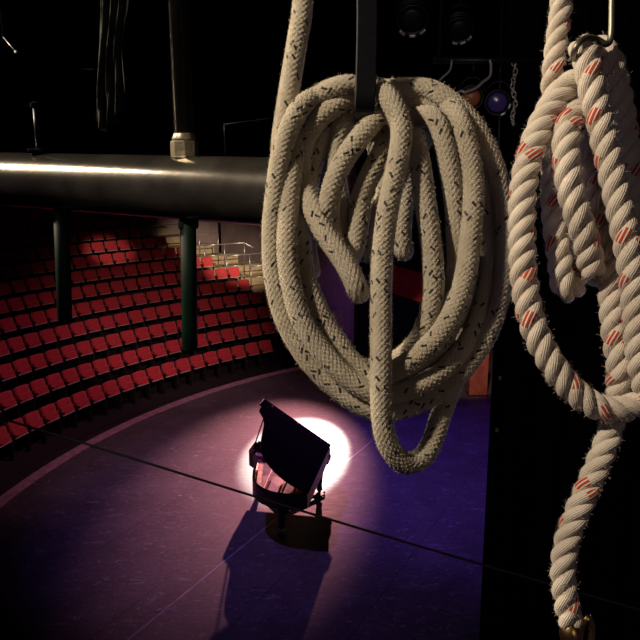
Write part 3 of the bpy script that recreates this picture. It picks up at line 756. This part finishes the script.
def braided(name, pts, parent, R=.0074, v0=0.0):
    step = .0008; c, s = spline(pts, step); T, Nn, B = frames(c); nr = 56; m = len(c)
    u = np.arange(nr + 1) / nr; th = 2 * np.pi * u
    dirs = Nn[:, None, :] * np.cos(th)[None, :, None] + B[:, None, :] * np.sin(th)[None, :, None]
    v = s + v0
    p = u[None, :] * 12 + v[:, None] * 235.; q = u[None, :] * 12 - v[:, None] * 235.
    fp, fq = p % 1 - .5, q % 1 - .5; par = (np.floor(p) + np.floor(q)) % 2
    over = np.where(par > .5, np.cos(np.pi * fp) ** .8 * (.55 + .45 * np.cos(2 * np.pi * fq * .9)), np.cos(np.pi * fq) ** .8 * (.55 + .45 * np.cos(2 * np.pi * fp * .9)))
    r = R * (1 + .010 * np.sin(s * 160 + v0 * 9))[:, None] - .0005 + .0011 * over
    # ends close into domes
    e = np.minimum(s, s[-1] - s); cap = np.sqrt(np.clip(1 - (1 - np.clip(e / (R * .8), 0, 1)) ** 2, 0.0004, 1)); r = r * cap[:, None]
    V = (c[:, None, :] + dirs * r[:, :, None]).reshape(-1, 3)
    i, j = np.meshgrid(np.arange(m - 1), np.arange(nr), indexing='ij'); w_ = nr + 1
    Fq = np.stack([i * w_ + j, i * w_ + j + 1, (i + 1) * w_ + j + 1, (i + 1) * w_ + j], -1).reshape(-1, 4)
    UVv = np.stack(np.broadcast_arrays(u[None, :], v[:, None]), -1).reshape(-1, 2)
    hV, hF = hairs(V, dirs.reshape(-1, 3), int(s[-1] * 22000), .0008, .0026)
    UV = np.concatenate([UVv[Fq.ravel()], np.tile([[.03, .0007]], (len(hF) * 4, 1))])
    return build(name, np.concatenate([V, hV]), np.concatenate([Fq, hF + len(V)]), UV, M['braid'], parent)
def laid(name, pts, parent, R=.0094, v0=0.0, pitch=.0355):
    step = .0007; R *= DRL / DR; c, s = spline(pts, step, DRL); T, Nn, B = frames(c); m = len(c)
    Vs, Fs, Us = [], [], []; off = 0; rs = R * .52; ro = R * .53; nr = 26
    for k in range(3):
        a = 2 * np.pi * ((s + v0) / pitch + k / 3.)
        rad = Nn * np.cos(a)[:, None] + B * np.sin(a)[:, None]
        cc = c + rad * ro
        TT = np.gradient(cc, axis=0); TT /= np.linalg.norm(TT, axis=1)[:, None]
        n1 = rad - TT * (rad * TT).sum(1)[:, None]; n1 /= np.linalg.norm(n1, axis=1)[:, None]; b1 = np.cross(TT, n1)
        u = np.arange(nr + 1) / nr; th = 2 * np.pi * u + np.pi          # u = .5 faces outwards
        dirs = n1[:, None, :] * np.cos(th)[None, :, None] + b1[:, None, :] * np.sin(th)[None, :, None]
        yarn = .045 * np.abs(np.sin(2 * np.pi * (u[None, :] * 5 + (s[:, None] + v0 + k * .0261) * 115)))
        e = np.minimum(s, s[-1] - s); cap = np.sqrt(np.clip(1 - (1 - np.clip(e / (R * .5), 0, 1)) ** 2, 0.0004, 1))
        r = rs * (.98 + yarn) * cap[:, None]
        V = (cc[:, None, :] + dirs * r[:, :, None]).reshape(-1, 3)
        i, j = np.meshgrid(np.arange(m - 1), np.arange(nr), indexing='ij'); w_ = nr + 1
        Fq = np.stack([i * w_ + j, i * w_ + j + 1, (i + 1) * w_ + j + 1, (i + 1) * w_ + j], -1).reshape(-1, 4)
        UVv = np.stack(np.broadcast_arrays(u[None, :], (s + v0 + k * .0261)[:, None]), -1).reshape(-1, 2)
        hV, hF = hairs(V, dirs.reshape(-1, 3), int(s[-1] * 9000), .0010, .0036)
        Vs += [V, hV]; Fs += [Fq + off, hF + off + len(V)]; off += len(V) + len(hV)
        Us += [UVv[Fq.ravel()], np.tile([[.03, .0007]], (len(hF) * 4, 1))]
    return build(name, np.concatenate(Vs), np.concatenate(Fs), np.concatenate(Us), M['laid'], parent)

coil = empty('braided_rope', P(365, 100, DR)); tag(coil, 'thick cream braided rope with black flecks, coiled and hung on the black hook', 'rope')
BR = [
 ('hanging_line', [(322, -420, 6), (316, -280, 8), (310, -120, 9), (303, 0, 10), (297, 42, 10), (290, 85, 11), (284, 122, 13), (281, 150, 16), (281, 185, 18)]),
 # outer turn
 ('coil_turn', [(322, 96, 14), (310, 100, 2), (299, 110, -3), (288, 132, -2), (280, 162, 0), (275, 197, 2), (272, 235, 4), (274, 276, 5), (284, 317, 5), (306, 357, 4), (338, 389, 3), (374, 410, 2), (410, 406, 2), (444, 388, 3), (470, 361, 4), (490, 328, 5), (501, 290, 5), (505, 250, 4), (504, 212, 3), (497, 175, 2), (484, 143, 0), (466, 116, -1), (445, 98, 0), (425, 89, 4), (400, 89, 6), (380, 91, 8), (362, 96, 10)]),
 # middle turn
 ('coil_turn', [(370, 92, 6), (355, 86, 2), (338, 87, 0), (320, 95, 4), (308, 108, 10), (298, 135, 9), (293, 165, 5), (289, 200, 1), (287, 240, -4), (290, 278, -6), (301, 318, -7), (322, 351, -7), (350, 380, -7), (378, 393, -6), (410, 389, -6), (440, 372, -4), (466, 345, 4), (481, 312, 10), (488, 275, 12), (491, 235, 12), (490, 195, 10), (482, 160, 8), (468, 130, 6), (450, 110, 6), (430, 102, 8), (405, 101, 12), (382, 104, 16)]),
 # inner turn
 ('coil_turn', [(372, 104, 14), (352, 99, 8), (334, 107, 4), (317, 121, 4), (304, 143, 10), (301, 175, 14), (300, 205, 12), (301, 240, 7), (304, 270, 5), (316, 305, 4), (334, 337, 4), (356, 365, 4), (382, 377, 4), (410, 369, 4), (436, 348, 5), (452, 322, 8), (464, 290, 8), (470, 250, 8)]),
 # strands on the right, lying over the turns
 ('coil_strand', [(440, 103, 8), (451, 106, -2), (460, 122, -9), (467, 145, -11), (472, 172, -11), (473, 205, -11), (470, 240, -11), (465, 277, -11), (455, 307, -10), (438, 336, -11), (412, 360, -12), (384, 376, -8), (372, 380, 4)]),
 ('coil_strand', [(412, 122, 12), (422, 116, 2), (434, 119, -6), (443, 139, -9), (450, 170, -8), (455, 205, -5), (457, 240, -1), (457, 270, 4), (450, 300, 8), (436, 328, 10)]),
 ('coil_strand', [(424, 150, 14), (418, 138, 4), (416, 142, -6), (420, 165, -10), (425, 200, -10), (430, 235, -9), (433, 265, -8), (433, 295, -6), (424, 330, -2), (406, 354, 6), (384, 366, 12), (366, 366, 16)]),
 ('coil_strand', [(425, 112, 20), (450, 125, 16), (474, 158, 16), (482, 200, 18), (482, 245, 20), (474, 290, 20), (455, 325, 18)]),
 # front bight hanging below the coil
 ('front_bight', [(360, 90, 4), (372, 86, -4), (389, 99, -14), (401, 126, -18), (399, 155, -19), (392, 188, -19), (386, 222, -19), (382, 262, -18), (381, 305, -19), (381, 350, -21), (381, 395, -22), (383, 425, -20), (390, 448, -17), (405, 463, -12), (422, 458, -6), (433, 440, 0), (440, 418, 8), (450, 392, 20), (462, 360, 24), (468, 325, 24)]),
 # inner strands hung over the hook
 ('inner_strand', [(398, 118, 14), (386, 112, 4), (376, 119, -5), (358, 140, -9), (343, 162, -9), (333, 185, -7), (329, 208, -2), (332, 232, 8), (342, 258, 14)]),
 ('inner_strand', [(390, 128, 10), (383, 150, 2), (372, 172, 0), (362, 195, 2), (359, 220, 4), (355, 246, 8), (345, 268, 12)]),
 ('inner_strand', [(364, 110, 12), (350, 116, 12), (340, 132, 12), (336, 160, 14), (338, 190, 14), (343, 220, 14), (347, 248, 16), (346, 270, 18)]),
 ('inner_bight', [(301, 165, 16), (305, 190, 10), (314, 212, 0), (326, 235, -6), (340, 255, -10), (351, 274, -12), (358, 290, -10), (362, 296, -2)]),
 ('inner_strand', [(330, 128, 16), (318, 150, 18), (310, 178, 20), (306, 210, 20), (306, 245, 18), (312, 280, 16)]),
 ('inner_bight', [(418, 136, 20), (412, 155, 16), (406, 182, 14), (403, 208, 12), (401, 232, 12), (403, 250, 14), (408, 252, 20)]),
 ('inner_strand', [(372, 128, 22), (380, 160, 24), (386, 195, 24), (372, 215, 22), (366, 240, 22), (366, 262, 26)]),
]
for k, (nm, pts) in enumerate(BR): braided(nm, pts, coil, v0=.37 * k)

lr = empty('laid_rope', P(585, 60, DRL)); tag(lr, 'white three-strand laid rope with red tracer flecks, hung in loops on the thin steel hook', 'rope')
LR = [
 ('hanging_line', [(565, -90, 22), (561, 5, 22), (557, 38, 22), (553, 72, 24), (552, 100, 30), (556, 130, 34)], .0080),
 ('rope_loop', [(592, 88, 24), (580, 82, 14), (566, 88, 8), (553, 104, 6), (541, 126, 4), (530, 155, 2), (523, 192, 0), (522, 235, 0), (524, 280, 0), (533, 325, 0), (551, 362, 0), (575, 392, 2), (604, 409, 4), (634, 406, 8), (660, 390, 14)], .0096),
 ('rope_loop', [(590, 118, 16), (580, 112, 6), (570, 122, -2), (566, 142, -6), (567, 168, -8), (572, 196, -8), (580, 222, -6), (588, 248, 0), (592, 275, 8)], .0094),
 ('rope_loop', [(566, 120, 22), (556, 145, 20), (553, 175, 18), (553, 205, 16), (556, 235, 12), (560, 262, 10), (562, 282, 9), (568, 291, 12), (575, 284, 18), (578, 262, 24), (582, 240, 28)], .0088),
 ('rope_loop', [(580, 60, 12), (583, 47, 4), (587, 62, -4), (591, 84, -8), (596, 107, -8), (601, 130, -8), (608, 158, -8), (615, 188, -8), (622, 220, -8), (629, 255, -8), (634, 290, -6), (637, 325, -4), (641, 365, 0), (650, 400, 6)], .0094),
 ('rope_loop', [(594, 130, 16), (590, 150, 12), (592, 175, 12), (599, 202, 12), (605, 232, 12), (610, 265, 12), (611, 300, 12), (614, 335, 12), (619, 368, 12), (616, 398, 20), (610, 432, 12), (599, 462, 8), (586, 492, 6), (573, 522, 6), (565, 550, 6), (563, 575, 6), (566, 600, 6), (571, 626, 6)], .0088),
 ('rope_loop', [(590, 55, 18), (600, 48, 14), (611, 62, 14), (620, 100, 16), (628, 150, 18), (634, 200, 18), (640, 260, 18), (648, 320, 18)], .0094),
 ('rope_loop', [(604, 190, 26), (596, 225, 26), (590, 262, 26), (598, 276, 22), (612, 262, 20), (622, 235, 20)], .0088),
]
for k, (nm, pts, R) in enumerate(LR): laid(nm, pts, lr, R, v0=.053 * k)
# brass fitting on the rope's tail
bt = P(571, 634, DRL + .006); bm = bmesh.new(); tube(bm, [P(568, 618, DRL + .006), P(571, 632, DRL + .006), P(573, 650, DRL + .006)], [.0050, .0078, .0070], 20)
obj('brass_ferrule', bm, M['brass'], lr, True, world=True)
bm = bmesh.new(); tube(bm, catm([tuple(P(x, y, DRL + .004)) for x, y in ((575, 650), (581, 628), (587, 618), (592, 626), (592, 640), (588, 655))], 8), .0026, 12); obj('snap_ring', bm, M['brass'], lr, True, world=True)

# ------------------------------------------------------------------ the hooks
def flatbar(bm, pts, nrm_w, wd, th):
    """sweep a rectangle; nrm_w = width direction"""
    pts = [Vector(p) for p in pts]; W = Vector(nrm_w).normalized(); rings = []
    for i, p in enumerate(pts):
        t = (pts[min(i + 1, len(pts) - 1)] - pts[max(i - 1, 0)]).normalized(); n = t.cross(W).normalized()
        c = .25
        prof = [(-1, -c), (-1, c), (-1 + .12, 1), (1 - .12, 1), (1, c), (1, -c), (1 - .12, -1), (-1 + .12, -1)]
        rings.append([bm.verts.new(p + W * (a * wd / 2) + n * (b * th / 2)) for a, b in prof])
    for a, b in zip(rings, rings[1:]):
        for j in range(8): bm.faces.new((a[j], a[(j + 1) % 8], b[(j + 1) % 8], b[j]))
    bm.faces.new(rings[0][::-1]); bm.faces.new(rings[-1])
fwd = Vector((0, cp, -sp)); ft = P(366, 100, DR - .014)
bm = bmesh.new(); pts = [P(368, -420, DR - .020), P(367, -40, DR - .020), P(367, 20, DR - .019), P(366, 70, DR - .018), P(365, 96, DR - .016), P(364, 112, DR - .010), P(363, 120, DR + .004), P(363, 119, DR + .022), P(364, 108, DR + .036), P(365, 92, DR + .042), P(366, 80, DR + .044)]
pts = catm([tuple(p) for p in pts], 6); flatbar(bm, pts, (1, 0, 0), .0145, .006)
hk = obj('wall_hook', bm, M['hook']); tag(hk, 'black flat steel hook holding up the braided rope coil', 'hook')
bm = bmesh.new(); tube(bm, catm([tuple(P(x, y, DRL + dz / 1000)) for x, y, dz in ((613, -40, 0), (612, 0, 0), (611, 36, 0), (606, 44, -1), (596, 39, -3), (586, 38, -8), (578, 44, -12), (574, 54, -8), (577, 64, 6), (588, 68, 22))], 6), .0022, 12)
tag(obj('rod_hook', bm, M['wire'], None, True), 'thin bent steel rod hook holding the white and red laid rope', 'hook')
